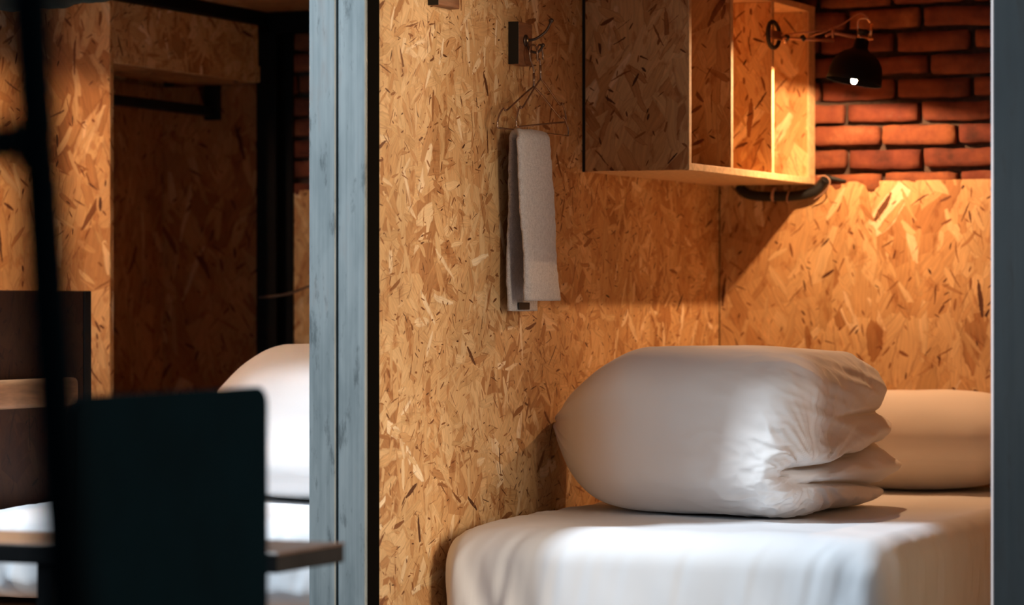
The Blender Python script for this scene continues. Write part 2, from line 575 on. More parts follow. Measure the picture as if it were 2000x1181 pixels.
sp = MIX(nt, MATH(nt, 'MULTIPLY', SMOOTH(nt, n2, .60, .72), .5), hs.outputs[0], (.13, .055, .035))
nt.links.new(sp, b.inputs['Base Color']); b.inputs['Roughness'].default_value = .92
BUMP(nt, MATH(nt, 'ADD', n1, MATH(nt, 'MULTIPLY', n2, .5)), b, .7, .004)
M['brick'] = m

# terry towel
m, nt, b = new_mat('terry_cotton')
tc = N(nt, 'ShaderNodeTexCoord')
t1 = NOISE(nt, tc.outputs['Object'], 520, 2, .6); t2 = NOISE(nt, tc.outputs['Object'], 120, 2, .6)
tt = MATH(nt, 'ADD', t1, MATH(nt, 'MULTIPLY', t2, .6))
nt.links.new(RAMP(nt, tt, [(.55, (.46, .44, .45)), (1.0, (.80, .77, .77))]), b.inputs['Base Color'])
b.inputs['Roughness'].default_value = 1.0; b.inputs['Sheen Weight'].default_value = .4
b.inputs['Specular IOR Level'].default_value = .1
BUMP(nt, tt, b, 1.0, .004)
M['terry'] = m

# ------------------------------------------------------------------ the setting
XP = -2.894            # face of the partition between the two cells
XPL = -3.031
YF = 5.894             # front plane of the steel posts
YB = 8.14              # back wall
XL = -4.68             # left wall of the left cell
XR = -1.392            # right wall of the right cell
ZT = .862              # underside of the cells' ceiling
ZW = .334              # top of the board lining on the back wall

f = box('floor', -5.6, 2.2, -.5, 8.6, -H - .1, -H, M['floor'], bevel=0); tag(f, kind='structure')
for xa, xb, ya in ((-4.9, XPL + .05, 6.02), (XPL + .0501, -1.2, 5.90)):
    c = box('ceiling', xa, xb, ya, 8.4, ZT, ZT + .10, M['ceil'], bevel=0); tag(c, kind='structure')
w = box('wall_middle', XPL, XP, YF + .068, YB, -H, ZT, M['osb_wall'], bevel=.001, uvoff=(3.17, 1.4)); tag(w, kind='structure')
w = box('wall_left', XL - .12, XL, YF, YB, -H, ZT, M['osb_wall'], bevel=.001); tag(w, kind='structure')
w = box('wall_right', XR, XR + .12, YF + .1, YB, -H, ZT, M['osb_wall'], bevel=.001); tag(w, kind='structure')

wb = box('wall_back', -4.9, -1.2, YB + .042, YB + .30, -H, ZT + .2, M['mortar'], bevel=0); tag(wb, kind='structure')
# board lining below, one panel per cell
for (a, bb) in ((X_at(545, YB), XPL - .002), (XP + .002, -1.395)):
    box('lining_panel', a, bb, YB, YB + .042, -H, ZW, M['osb_back'], wb, bevel=.0012)
# bricks above the lining, course by course
variants = []
BL, BH, BD = .204, .052, .055
for k in range(6):
    lv, lf = lattice(8, 3, 3)
    rb, nd = roundbox(lv, (BL / 2, BD / 2, BH / 2), (.006, .006, .006))
    rb = rb + nd * (fbm(rb * 28 + k * 9.1, 5 + k, 3) * .0032)[:, None]
    rb[:, 2] += vnoise(np.c_[rb[:, 0] * 12, rb[:, 0] * 0, rb[:, 0] * 0 + k], 3) * .002
    me = bpy.data.meshes.new('brick')
    me.from_pydata([tuple(x) for x in rb], [], lf)
    me.polygons.foreach_set('use_smooth', [True] * len(me.polygons))
    me.materials.append(M['brick'])
    variants.append(me)
rb_ = random.Random(11)
PITCH, COURSE = .2150, .0640
# x where a joint falls in each course, bottom course first (read on the wall behind the lamp)
jpx = [1722, 1800, 1718, 1796, 1897, 1812, 1896, 1800, 1890]
z = ZW - .030
for row in range(9):
    x0 = X_at(jpx[row], YB)
    k0 = int(math.ceil((x0 + 4.65) / PITCH)) + 1
    k1 = int(math.ceil((-1.35 - x0) / PITCH)) + 1
    for k in range(-k0, k1):
        xc = x0 + (k + .5) * PITCH
        xa, xb = xc - BL / 2, xc + BL / 2
        if xb < -4.66 or xa > -1.40: continue
        if xb > XPL - .01 and xa < XP + .01: continue
        if xa < -4.345 + 0 and xb > -4.66 and False: continue
        o = bpy.data.objects.new('brick', variants[rb_.randrange(6)])
        o.location = Vector((xc + rb_.uniform(-.003, .003), YB + .030 + rb_.uniform(-.004, .004), H + z + BH / 2 + rb_.uniform(-.002, .002))) - worldloc(wb)
        o.rotation_euler = (rb_.uniform(-.02, .02), rb_.uniform(-.008, .008), rb_.choice((0, PI)) + rb_.uniform(-.012, .012))
        o.scale = (rb_.uniform(.97, 1.01), 1, rb_.uniform(.94, 1.04))
        o.parent = wb
        C.objects.link(o)
    z += COURSE

# black steel beams under the ceiling and the black post in the far left corner
t = box('ceiling_beam', -4.665, -4.295, 7.0, YB - .005, .824, ZT - .001, M['black'], bevel=.002)
tag(t, 'black steel beam running under the ceiling above the open wardrobe', 'beam')
t = box('ceiling_beam', -4.29, XPL - .004, YB - .06, YB - .002, .80, ZT - .001, M['black'], bevel=.002)
tag(t, 'black steel beam along the top of the dark brick wall behind the left bed', 'beam')
bm = bmesh.new()
xa, xb = X_at(507, YB - .05), X_at(545, YB - .05)
add_box(bm, xa, xb, YB - .07, YB - .062, 0, H + .80, .001)
add_box(bm, (xa + xb) / 2 - .004, (xa + xb) / 2 + .004, YB - .062, YB - .010, 0, H + .80)
add_box(bm, xa, xb + .025, YB - .010, YB - .002, 0, H + .80, .001)
t = finish(bm, 'steel_post', M['black'], None, ((xa + xb) / 2, YB - .03, 0))
tag(t, 'black steel post in the corner beside the open wardrobe', 'post')

# ------------------------------------------------------------------ steel front posts


def post(name, x0, x1, mat, label, y0=YF, y1=YF + .066):
    o = empty(name, ((x0 + x1) / 2, (y0 + y1) / 2, 0), label, 'post')
    # hollow square tube with rounded corners
    bm = bmesh.new(); add_box(bm, x0, x1, y0, y1, 0, H + ZT + .6, .005, 3)
    finish(bm, 'tube', mat, o)
    return o


p1 = post('steel_post', XPL, -2.9668, M['steel'], 'bare grey steel post nearer the left bed, its face smudged brown')
p2 = post('steel_post', -2.9610, XP - .001, M['steel'], 'bare blue-grey steel post fixed to the front end of the towel wall', YF, YF + .012)
box('weather_strip', -2.9668, -2.9610, YF + .010, YF + .06, -H, ZT, M['black_matt'], p2, 0)
box('shading_strip', -2.955, XP, YF + .0125, YF + .0665, -H, ZT + .6, M['post_shading'], p2, .0015)  # added dark piece standing in for the tube's shaded side
xr = X_at(1940, YF)
p3 = post('steel_post', xr, XR, M['steel_dark'], 'wide dark steel post at the right front of the right bed', YF, YF + .1)
box('highlight_strip', xr - .0052, xr, YF + .002, YF + .014, -H, ZT + .6, M['edge_highlight'], p3, .0008)  # added pale strip standing in for the lit edge of the post
p4 = post('steel_post', -4.74, -4.60, M['steel_dark'], 'dark steel post at the left front of the left bed', YF - .1, YF - .002)

# ------------------------------------------------------------------ wall shelf of the right cell
XS = -2.612                       # open side of the shelf
y_front = Y_at(1344, XS); ZB = .3265
d1, d2 = Y_at(1428, XS), Y_at(1508, XS)
sh = empty('wall_shelf', ((XP + XS) / 2, 7.6, H + ZB), 'hanging wood-strand shelf box with three open compartments above the right bed', 'shelf')
box('gap_shadow_strip', XP + .0005, XP + .0078, y_front, y_front + .010, ZB, .84, M['black_matt'], sh, 0)  # black strip painting the shadow in the gap, also stops leaking light
box('front_panel', XP + .008, XS - .0, y_front, y_front + .018, ZB, .84, M['osb_shelf'], sh, .0012)
box('bottom_board', XP + .001, XS, y_front + .0182, YB - .001, ZB, ZB + .018, M['osb_edge'], sh, .0012)
box('top_board', XP + .001, XS, y_front + .0182, YB - .001, .80, .818, M['osb_edge'], sh, .0012)
for yy in (d1, d2):
    dv = box('divider', XP + .002, XS - .003, yy, yy + .018, ZB + .0182, .7998, M['osb_shelf'], sh, .0012)
    box('edge_band', XS - .003, XS - .0005, yy, yy + .018, ZB + .0182, .7998, M['osb_edge'], dv, .0005)
ep = box('end_panel', XP + .002, XS - .003, YB - .060, YB - .001, ZB + .0182, .7998, M['osb_shelf'], sh, .0012)
box('edge_band', XS - .003, XS - .0005, YB - .060, YB - .001, ZB + .0182, .7998, M['osb_edge'], ep, .0005)
box('edge_band', XS - .0005, XS + .0025, y_front, y_front + .018, ZB, .84, M['osb_edge'], sh, .0005)

# ------------------------------------------------------------------ open wardrobe of the left cell
XW = -4.315; yw = Y_at(215, XW)
wd = empty('wardrobe', ((XL + XW) / 2, 7.7, 0), 'tall open wood-strand wardrobe with deep top panel at the left bed', 'wardrobe')
box('front_panel', XL + .002, XW, yw, yw + .02, -H, .822, M['osb_shelf'], wd, .0012)
box('top_panel', XW - .02, XW - .0005, yw + .0205, YB - .075, .652, .822, M['osb_wall'], wd, .0012)
box('lower_lip', XW - .0003, XW + .004, YB - .095, YB - .072, .652, .700, M['osb_wall'], wd, .0008)
box('soffit_board', XW - .25, XW - .0205, yw + .0205, YB - .03, .652, .670, M['osb_shaded'], wd, .0012)
box('back_panel', XL + .002, X_at(507, YB - .05) - .004, YB - .028, YB - .002, -H, .6515, M['osb_shaded'], wd, .0012)
box('side_panel', XL + .001, XL + .015, yw + .0205, YB - .03, -H, .6515, M['osb_shaded'], wd, .0012)
a0 = PX(190, 178, -4.49); a1 = PX(412, 213, -4.49)
bm = bmesh.new(); add_box(bm, -4.505, -4.475, yw + .021, a1.y, a1.z - .020, a1.z + .008, .002)
finish(bm, 'hanging_rail', M['tablefront'], wd)
bm = bmesh.new(); add_box(bm, -4.515, -4.465, a1.y, a1.y + .02, a1.z - .032, H + .6515, .002)
finish(bm, 'rail_bracket', M['tablefront'], wd)

# dark side screen of the left bed with its ledge
sc_ = empty('side_screen', (-4.18, 6.4, 0), 'low dark wood-strand screen along the left edge of the left bed', 'screen')
ye = Y_at(176, -4.16)
box('panel', -4.185, -4.160, YF + .01, ye - .035, -.66, .030, M['osb_dark'], sc_, .0015)
box('end_trim', -4.190, -4.156, ye - .034, ye, -.66, .030, M['tablefront'], sc_, .002)
bm = bmesh.new(); add_box(bm, -4.1595, -4.118, YF + .02, ye - .12, H - .262, H - .190, .018, 4)
finish(bm, 'ledge_rail', M['pine'], sc_, None, True)
box('floor_panel', -4.185, -4.162, YF + .01, ye, -H, -.661, M['osb_dark'], sc_, .0015)

# ------------------------------------------------------------------ beds
ZM = -.495


def make_mattress(name):
    hx, hy, hz = .515, .965, .105
    lv, lf = lattice(130, 90, 22)
    p, nd = roundbox(lv, (hx, hy, hz), (.055, .075, .060))
    x, y, z_ = p[:, 0], p[:, 1], p[:, 2]
    zz = (z_ + hz) / (2 * hz)
    front = np.clip((-y - (hy - .12)) / .12, 0, 1)
    left = np.clip((-x - (hx - .12)) / .12, 0, 1); right = np.clip((x - (hx - .12)) / .12, 0, 1)
    side = np.maximum(front, np.maximum(left, right))
    arc = x - y                                           # runs along the front and round the corners
    ci = np.exp(-((x + hx) / .17) ** 2) + .55 * np.exp(-((x - hx) / .16) ** 2)     # more creases by the corners
    fold = vnoise(np.c_[arc * 22 + zz * 1.6, arc * 0, zz * .9], 3) + .6 * vnoise(np.c_[arc * 48 - zz * 2.5, zz * 1.2, arc * 0], 8)
    drape = side * np.clip(1.15 - zz, 0, 1) ** .7 * np.clip(zz * 4, 0, 1)
    d = fold * drape * (.0035 + .0085 * ci)
    d += fbm(np.c_[x * 3, y * 3, z_ * 3], 21, 3) * .0030
    d += (1 - side) * fbm(np.c_[x * 7 + y * 2, y * 3, x * 0], 31, 3) * .0014
    p = p + nd * d[:, None]
    # soft slump of the corners
    cr = (np.clip((-y - .70) / .27, 0, 1) * np.clip((-x - .34) / .18, 0, 1)) ** 1.5 * np.clip((zz - .1) / .6, 0, 1)
    p[:, 2] -= cr * .028
    cr = (np.clip((-y - .75) / .22, 0, 1) * np.clip((x - .38) / .14, 0, 1)) ** 1.5 * np.clip((zz - .1) / .6, 0, 1)
    p[:, 2] -= cr * .02
    return p, lf


mp, mf = make_mattress('m')
MATC = (-2.870 + .515, YF + .30 + .965, H + ZM - .105)


def make_bed(cx, label, thick):
    o = empty('mattress', (cx, MATC[1], MATC[2] - .105), label, 'mattress')
    q = mp.copy(); q[:, 2] = (q[:, 2] - .105) * thick + .105
    np_mesh('fitted_sheet', q + np.array((cx, MATC[1], MATC[2])), mf, M['sheet'], o)
    return o


b1 = make_bed(MATC[0], 'white sheeted single mattress of the right bed, running along the towel wall', 1.25)
b2 = make_bed(-4.150 + .525, 'white sheeted mattress of the left bed behind the black chair', 1.0)
for cx, lab in ((MATC[0], 'low white bed base under the right mattress'), (-3.625, 'low white bed base with a bare wood lip under the left mattress')):
    zb = -.727 if cx < -3 else -.784
    o = empty('bed_base', (cx, MATC[1], 0), lab, 'bed base')
    box('top_slat', cx - .515, cx + .510, YF + .30, YF + 2.23, zb - .018, zb, M['pine'], o, .002)
    box('front_board', cx - .512, cx + .505, YF + .31, YF + .335, -H, zb - .0185, M['white_paint'], o, .002)
    box('side_board', cx - .512, cx - .487, YF + .336, YF + 2.225, -H, zb - .0185, M['white_paint'], o, .002)
    box('side_board', cx + .480, cx + .505, YF + .336, YF + 2.225, -H, zb - .0185, M['white_paint'], o, .002)

# ------------------------------------------------------------------ rolled duvets


def make_duvet():
    hx, hy, hz = .370, .335, .188
    lv, lf = lattice(150, 90, 90)
    p, nd = roundbox(lv, (hx, hy, hz), (.10, .155, .108))
    n0 = nd.copy()
    x, y, z_ = p[:, 0].copy(), p[:, 1].copy(), p[:, 2].copy()
    a = x / hx
    zz = (z_ + hz) / (2 * hz)
    ss = (y + hy) / (2 * hy)
    # body: swelling towards the near right
    soft = lambda t: .5 * (t + np.sqrt(t * t + .05))
    p[:, 1] += -.050 * soft(a + .2) * (1 - ss) + .10 * soft(-a) * (1 - ss)
    p[:, 1] -= .055 * np.clip((a + .3) / 1.1, 0, 1) ** 1.5 * np.exp(-((zz - .18) / .38) ** 2) * (1 - ss) ** 1.5
    p[:, 2] += .010 * np.cos(a * 1.6) * zz - .012 * np.clip(a - .5, 0, 1) * zz
    # left end: closed wedge
    k = np.clip((-a - .20) / .80, 0, 1)
    zc = .015
    k = k ** 1.6
    zsh = 1 - .93 * k
    up = p[:, 2] > zc
    p[:, 2] = np.where(up, zc + (p[:, 2] - zc) * zsh, zc + (p[:, 2] - zc) * (1 - .90 * k ** 2.0))
    p[:, 1] = (p[:, 1] - .03) * (1 - .72 * k ** 1.2) + .03
    p[:, 0] -= .02 * k
    # right end: folded layers with deep creases meeting near the front
    e = np.clip((a - .70) / .30, 0, 1) ** 1.3
    endm = np.clip(n0[:, 0], 0, 1) ** .8
    c1 = .29 + .15 * ss ** 1.2 + .02 * vnoise(np.c_[ss * 7, ss * 0, ss * 0], 2)
    c2 = .20 - .05 * ss + .03 * np.sin(ss * 5)
    c3 = .60 + .05 * ss - .05 * ss * ss
    ext = np.zeros_like(a)
    ext -= .062 * np.exp(-((zz - c1) / .020) ** 2) * np.clip((ss - .06) * 6, 0, 1)
    ext -= .045 * np.exp(-((zz - c2) / .016) ** 2) * np.clip((ss - .12) * 6, 0, 1)
    ext -= .022 * np.exp(-((zz - c3) / .022) ** 2) * np.clip((ss - .35) * 4, 0, 1)
    # lobes between the creases, each reaching further at the back
    ext += .050 * np.exp(-((zz - (c1 + .11)) / .060) ** 2) * ss ** 1.4
    ext += .075 * np.exp(-((zz - (c1 + c2) / 2) / .090) ** 2) * ss ** 1.2
    ext += .085 * np.exp(-((zz - .05) / .090) ** 2) * ss ** 1.1
    ext -= .050 * np.exp(-(((ss - .13) / .10) ** 2 + ((zz - .27) / .09) ** 2))
    ext += .030 * np.exp(-((zz - .84) / .16) ** 2) * ss
    p[:, 0] += ext * endm
    # gathered wrinkles raying out of the gather point
    G = np.array((hx * 1.02, -hy * .62, -hz + .27 * 2 * hz))
    dv = np.c_[x, y, z_] - G
    r = np.linalg.norm(dv, axis=1); dn = dv / np.maximum(r, 1e-6)[:, None]
    near = np.exp(-(r / .23) ** 2) * np.clip(r / .05, 0, 1)
    wr = vnoise(dn * 5.5, 41) * .8 + vnoise(dn * 11 + r[:, None] * 3, 44) * .55
    wr = -np.abs(wr) + .25
    d = wr * near * .017
    # pucker along the rim where the roll closes
    rim = np.exp(-((a - .88) / .12) ** 2) * (1 - endm * .5)
    ang = np.arctan2(z_ / hz, y / hy)
    pk = vnoise(np.c_[np.cos(ang) * 7, np.sin(ang) * 7, a * 2.2], 47) + .5 * vnoise(np.c_[np.cos(ang) * 15, np.sin(ang) * 15, a * 3], 49)
    d += -np.abs(pk) * rim * .010 + rim * .003
    # folds on the end face layers
    lay = vnoise(np.c_[ss * 4 + zz * 9, zz * 5 - ss * 3, ss * 0], 53) + .5 * vnoise(np.c_[ss * 9 + zz * 16, zz * 9, ss * 0], 55)
    d += lay * endm * .007
    # soft long folds on the body
    d += fbm(np.c_[x * 4, y * 3, z_ * 7], 61, 3) * .0045
    d += vnoise(np.c_[x * 13 + z_ * 5, z_ * 3, y * 3], 66) * .0022 * np.clip(-a * 1.2 + .5, .15, 1)
    lf2 = np.clip((-a - .6) / .4, 0, 1)
    d += -np.abs(vnoise(np.c_[z_ * 30, x * 4, y * 6], 71)) * .008 * lf2
    p = p + n0 * d[:, None]
    # rests on the mattress: flatten the underside
    p[:, 2] = np.where(p[:, 2] < -hz + .0, -hz + (p[:, 2] + hz) * .15, p[:, 2])
    p[:, 2] += hz
    return p, lf


dp, df = make_duvet()
DLOC = Vector((-2.500, 6.935, H + ZM + .004))
dv1 = np_mesh('rolled_duvet', dp + np.array(DLOC), df, M['duvet'], None, DLOC)
tag(dv1, 'thick white duvet rolled up on the right mattress, folded end to the right', 'duvet', 'rolled duvets')
dv2 = dv1.copy(); C.objects.link(dv2)
dv2.location = (-3.505, 7.02, H + ZM + .0035)
tag(dv2, 'white rolled duvet on the left mattress, half hidden by the black chair back', 'duvet', 'rolled duvets')

# pillow against the back wall
lv, lf = lattice(80, 50, 30)
hx, hy, hz = .375, .215, .129
q, nd = roundbox(lv, (hx, hy, hz), (.16, .12, .12))
a = q[:, 0] / hx; bq = q[:, 1] / hy
th = (1 - .55 * np.abs(a) ** 3.2) * (1 - .25 * np.abs(bq) ** 3)
q[:, 2] *= th
q = q + nd * (fbm(q * 5, 81, 3) * .004)[:, None]
hseam = -.045
seam = np.exp(-((q[:, 2] - hseam) / .006) ** 2)
q = q - nd * (seam * .0045 * (np.abs(nd[:, 2]) < .8))[:, None]
q[:, 2] += -q[:, 2].min()
PLOC = Vector((-2.27, YB - .245, H + ZM + .003))
pl = empty('pillow', PLOC, 'plump white pillow lying against the back wall behind the rolled duvet', 'pillow')
np_mesh('pillow_case', q + np.array(PLOC), lf, M['pillow'], pl)

# ------------------------------------------------------------------ hook blocks on the partition


def hook_block(y0, y1, z0, z1, label, full=True):
    o = empty('coat_hook', (XP, (y0 + y1) / 2, H + z0), label, 'hook', 'hook blocks on the towel wall')
    box('backing_block', XP, XP + .026, y0, y1, z0, z1, M['block_face'], o, .002)
    box('shading_plate', XP + .0005, XP + .0262, y0 - .0012, y0 - .0001, z0, z1, M['block_shading'], o, 0)  # thin plate added to darken the shaded side of the block
    xm = XP + .026; ym = (y0 + y1) / 2; zc = z0 + (z1 - z0) * .58
    bm = bmesh.new(); add_lathe(bm, [(.014, 0), (.014, .003), (.006, .005), (.001, .005)], (xm, ym, H + zc), (1, 0, 0), 20, True)
    finish(bm, 'plate', M['iron'], o, None, True)
    b_ = bmesh.new()
    add_tube(b_, [(xm + .003, ym, H + zc), (xm + .024, ym + .006, H + zc + .004), (xm + .045, ym + .018, H + zc + .022), (xm + .056, ym + .022, H + zc + .044)], .0032, 8, 6)
    add_lathe(b_, [(.001, -.006), (.005, -.004), (.0065, 0), (.005, .004), (.001, .006)], (xm + .057, ym + .022, H + zc + .047), (0, 0, 1), 12)
    finish(b_, 'upper_prong', M['iron'], o, None, True)
    b_ = bmesh.new()
    add_tube(b_, [(xm + .003, ym, H + zc - .006), (xm + .012, ym, H + zc - .024), (xm + .030, ym + .004, H + zc - .028), (xm + .042, ym + .006, H + zc - .014)], .0032, 8, 6)
    add_lathe(b_, [(.001, -.005), (.0045, -.003), (.0055, 0), (.0045, .003), (.001, .005)], (xm + .042, ym + .006, H + zc - .012), (0, 0, 1), 12)
    finish(b_, 'lower_prong', M['iron'], o, None, True)
    b_ = bmesh.new(); add_lathe(b_, [(.0005, .003), (.003, .002), (.0035, 0)], (xm + .005, ym, H + zc), (1, 0, 0), 12)
    finish(b_, 'screw', M['brass'], o, None, True)
    return o


hy0, hy1 = Y_at(988, XP) + .015, Y_at(1040, XP + .026)
hk = hook_block(hy0, hy1, .563, .663, 'bronze coat hook on a wood block holding the two wire hangers')
yb0 = Y_at(832, XP)
hk2 = hook_block(yb0 + .01, yb0 + .125, .662, .762, 'wood hook block at the top edge, nearest the steel posts')
HOOKX = XP + .026 + .026; HOOKY = (hy0 + hy1) / 2 + .003; HOOKZ = H + .563 + .058 - .026

# ------------------------------------------------------------------ wire hangers


def hanger(x_off, drop, roll, yaw, label, zbar=0.0):
    """a wire hanger: hook, sloping shoulders with notches, bottom bar"""
    o = empty('wire_hanger', (HOOKX + x_off, HOOKY, HOOKZ), label, 'hanger', 'wire hangers on the coat hook')
    L = .200
    nk = -.075 + drop; hz_ = .72
    body = [(0, nk), (-.05, nk - .028), (-.12, nk - .072), (-.155, nk - .092), (-.163, nk - .086), (-.172, nk - .088), (-.188, nk - .104), (-.200, nk - .128),
            (-.200, nk - .142), (-.192, nk - .150), (-.10, nk - .150), (0, nk - .150), (.10, nk - .150), (.192, nk - .150), (.200, nk - .142),
            (.200, nk - .128), (.188, nk - .104), (.172, nk - .088), (.163, nk - .086), (.155, nk - .092), (.12, nk - .072), (.05, nk - .028), (0, nk)]
    cr, sr, cy, sy = math.cos(roll), math.sin(roll), math.cos(yaw), math.sin(yaw)

    def T(pt):
        y, z = pt
        if z < nk: z = nk + (z - nk) * hz_
        yy, zz = y * cr - z * sr, y * sr + z * cr
        return Vector((HOOKX + x_off - yy * sy, HOOKY + yy * cy, HOOKZ + zz))
    b_ = bmesh.new(); add_tube(b_, [T(p) for p in body], .0023, 6, 3)
    finish(b_, 'frame', M['chrome'], o, None, True)
    hook = [(0, nk), (0, nk + .030), (-.004, nk + .046), (-.018, -.022), (-.024, -.006), (-.017, .010), (0, .0155), (.016, .008), (.022, -.008), (.021, -.020)]
    b_ = bmesh.new(); add_tube(b_, [T(p) for p in hook], .0023, 6, 6)
    add_tube(b_, [T((0, nk - .004)), T((.0005, nk + .032))], .003, 6)
    finish(b_, 'hook', M['chrome'], o, None, True)
    return o, T((0, nk - .150))


h1, _ = hanger(.010, .010, .085, .10, 'front wire hanger, tilted up at its right end, with nothing on it')
h2, bar = hanger(-.006, -.008, 0.0, -.03, 'rear wire hanger carrying the folded white towel')

# ------------------------------------------------------------------ towel
tw = empty('towel', (bar.x, bar.y, bar.z), 'small white terry towel folded lengthwise over the rear wire hanger', 'towel')


def towel_mesh():
    """one folded strip lying over the bar; thickness runs outward, width along y"""
    yc0 = (Y_at(1012, bar.x + .03) + Y_at(1078, bar.x + .03)) / 2
    path = []; zt = H + .380
    xo, xi = bar.x + .024, bar.x - .016
    zlow_out, zlow_in = H + .004, H - .020
    n1 = 60
    for i in range(n1):                     # outer leg, bottom to top
        f_ = i / (n1 - 1); path.append((xo + .010 * (1 - f_), zlow_out + (zt - zlow_out) * f_, 0, 1 - f_))
    for i in range(1, 16):
        a_ = PI * i / 16; path.append(((xo + xi) / 2 + (xo - xi) / 2 * math.cos(a_), zt + (xo - xi) / 2 * math.sin(a_), i / 16, 0))
    for i in range(n1):
        f_ = i / (n1 - 1); path.append((xi - .004 * f_, zt + (zlow_in - zt) * f_, 1, f_))
    th = .0085; ns = 28
    vs = []; fs = []
    for pi_, (x, z, side, down) in enumerate(path):
        q0 = path[max(pi_ - 1, 0)]; q1 = path[min(pi_ + 1, len(path) - 1)]
        tx, tz = q1[0] - q0[0], q1[1] - q0[1]; l = math.hypot(tx, tz) or 1; nx_, nz_ = tz / l, -tx / l
        # outer leg drifts to the far side, inner leg to the near side
        yc = yc0 + (1 - side) * (.004 + .030 * down) + side * (.045 - .004 * down)
        hw = .096 + .004 * down - .006 * math.exp(-((pi_ - 67) / 8) ** 2)
        hw *= (1 - .10 * side)
        for k in range(ns):
            a_ = 2 * PI * k / ns
            ca, sa = math.cos(a_), math.sin(a_)
            ey = math.copysign(abs(ca) ** .30, ca) * hw
            en = math.copysign(abs(sa) ** .75, sa) * th
            # a lengthwise hollow where the towel is folded
            fold = .006 * math.exp(-((ey / hw + .45) / .22) ** 2) * (1 if sa > 0 else -.2) * (1 - .4 * side)
            wob = .003 * math.sin(z * 23 + ey * 18) * down
            en2 = en - fold + wob
            vs.append((x + nx_ * en2, yc + ey, z + nz_ * en2))
    for i in range(len(path) - 1):
        for k in range(ns):
            fs.append((i * ns + k, i * ns + (k + 1) % ns, (i + 1) * ns + (k + 1) % ns, (i + 1) * ns + k))
    fs.append(tuple(range(ns))[::-1]); fs.append(tuple(range((len(path) - 1) * ns, len(path) * ns)))
    v = np.array(vs)
    v += fbm(v * 60, 91, 2)[:, None] * .0009
    return v, fs, yc0, xi


tv, tf, yc0, xi = towel_mesh()
me = bpy.data.meshes.new('terry_cloth'); me.from_pydata([tuple(x) for x in tv], [], tf)
me.polygons.foreach_set('use_smooth', [True] * len(me.polygons))
bm = bmesh.new(); bm.from_mesh(me); bmesh.ops.recalc_face_normals(bm, faces=bm.faces); bm.to_mesh(me); bm.free()
link_mesh('terry_cloth', me, M['terry'], tw)
lb = PX(1023, 597, xi + .0085)
bm = bmesh.new(); add_box(bm, lb.x - .0005, lb.x + .003, lb.y - .034, lb.y + .030, lb.z - .0085, lb.z + .0085, .0008)
finish(bm, 'black_tag', M['black_matt'], tw)['label'] = 'small black woven tag'

# ------------------------------------------------------------------ wall lamp


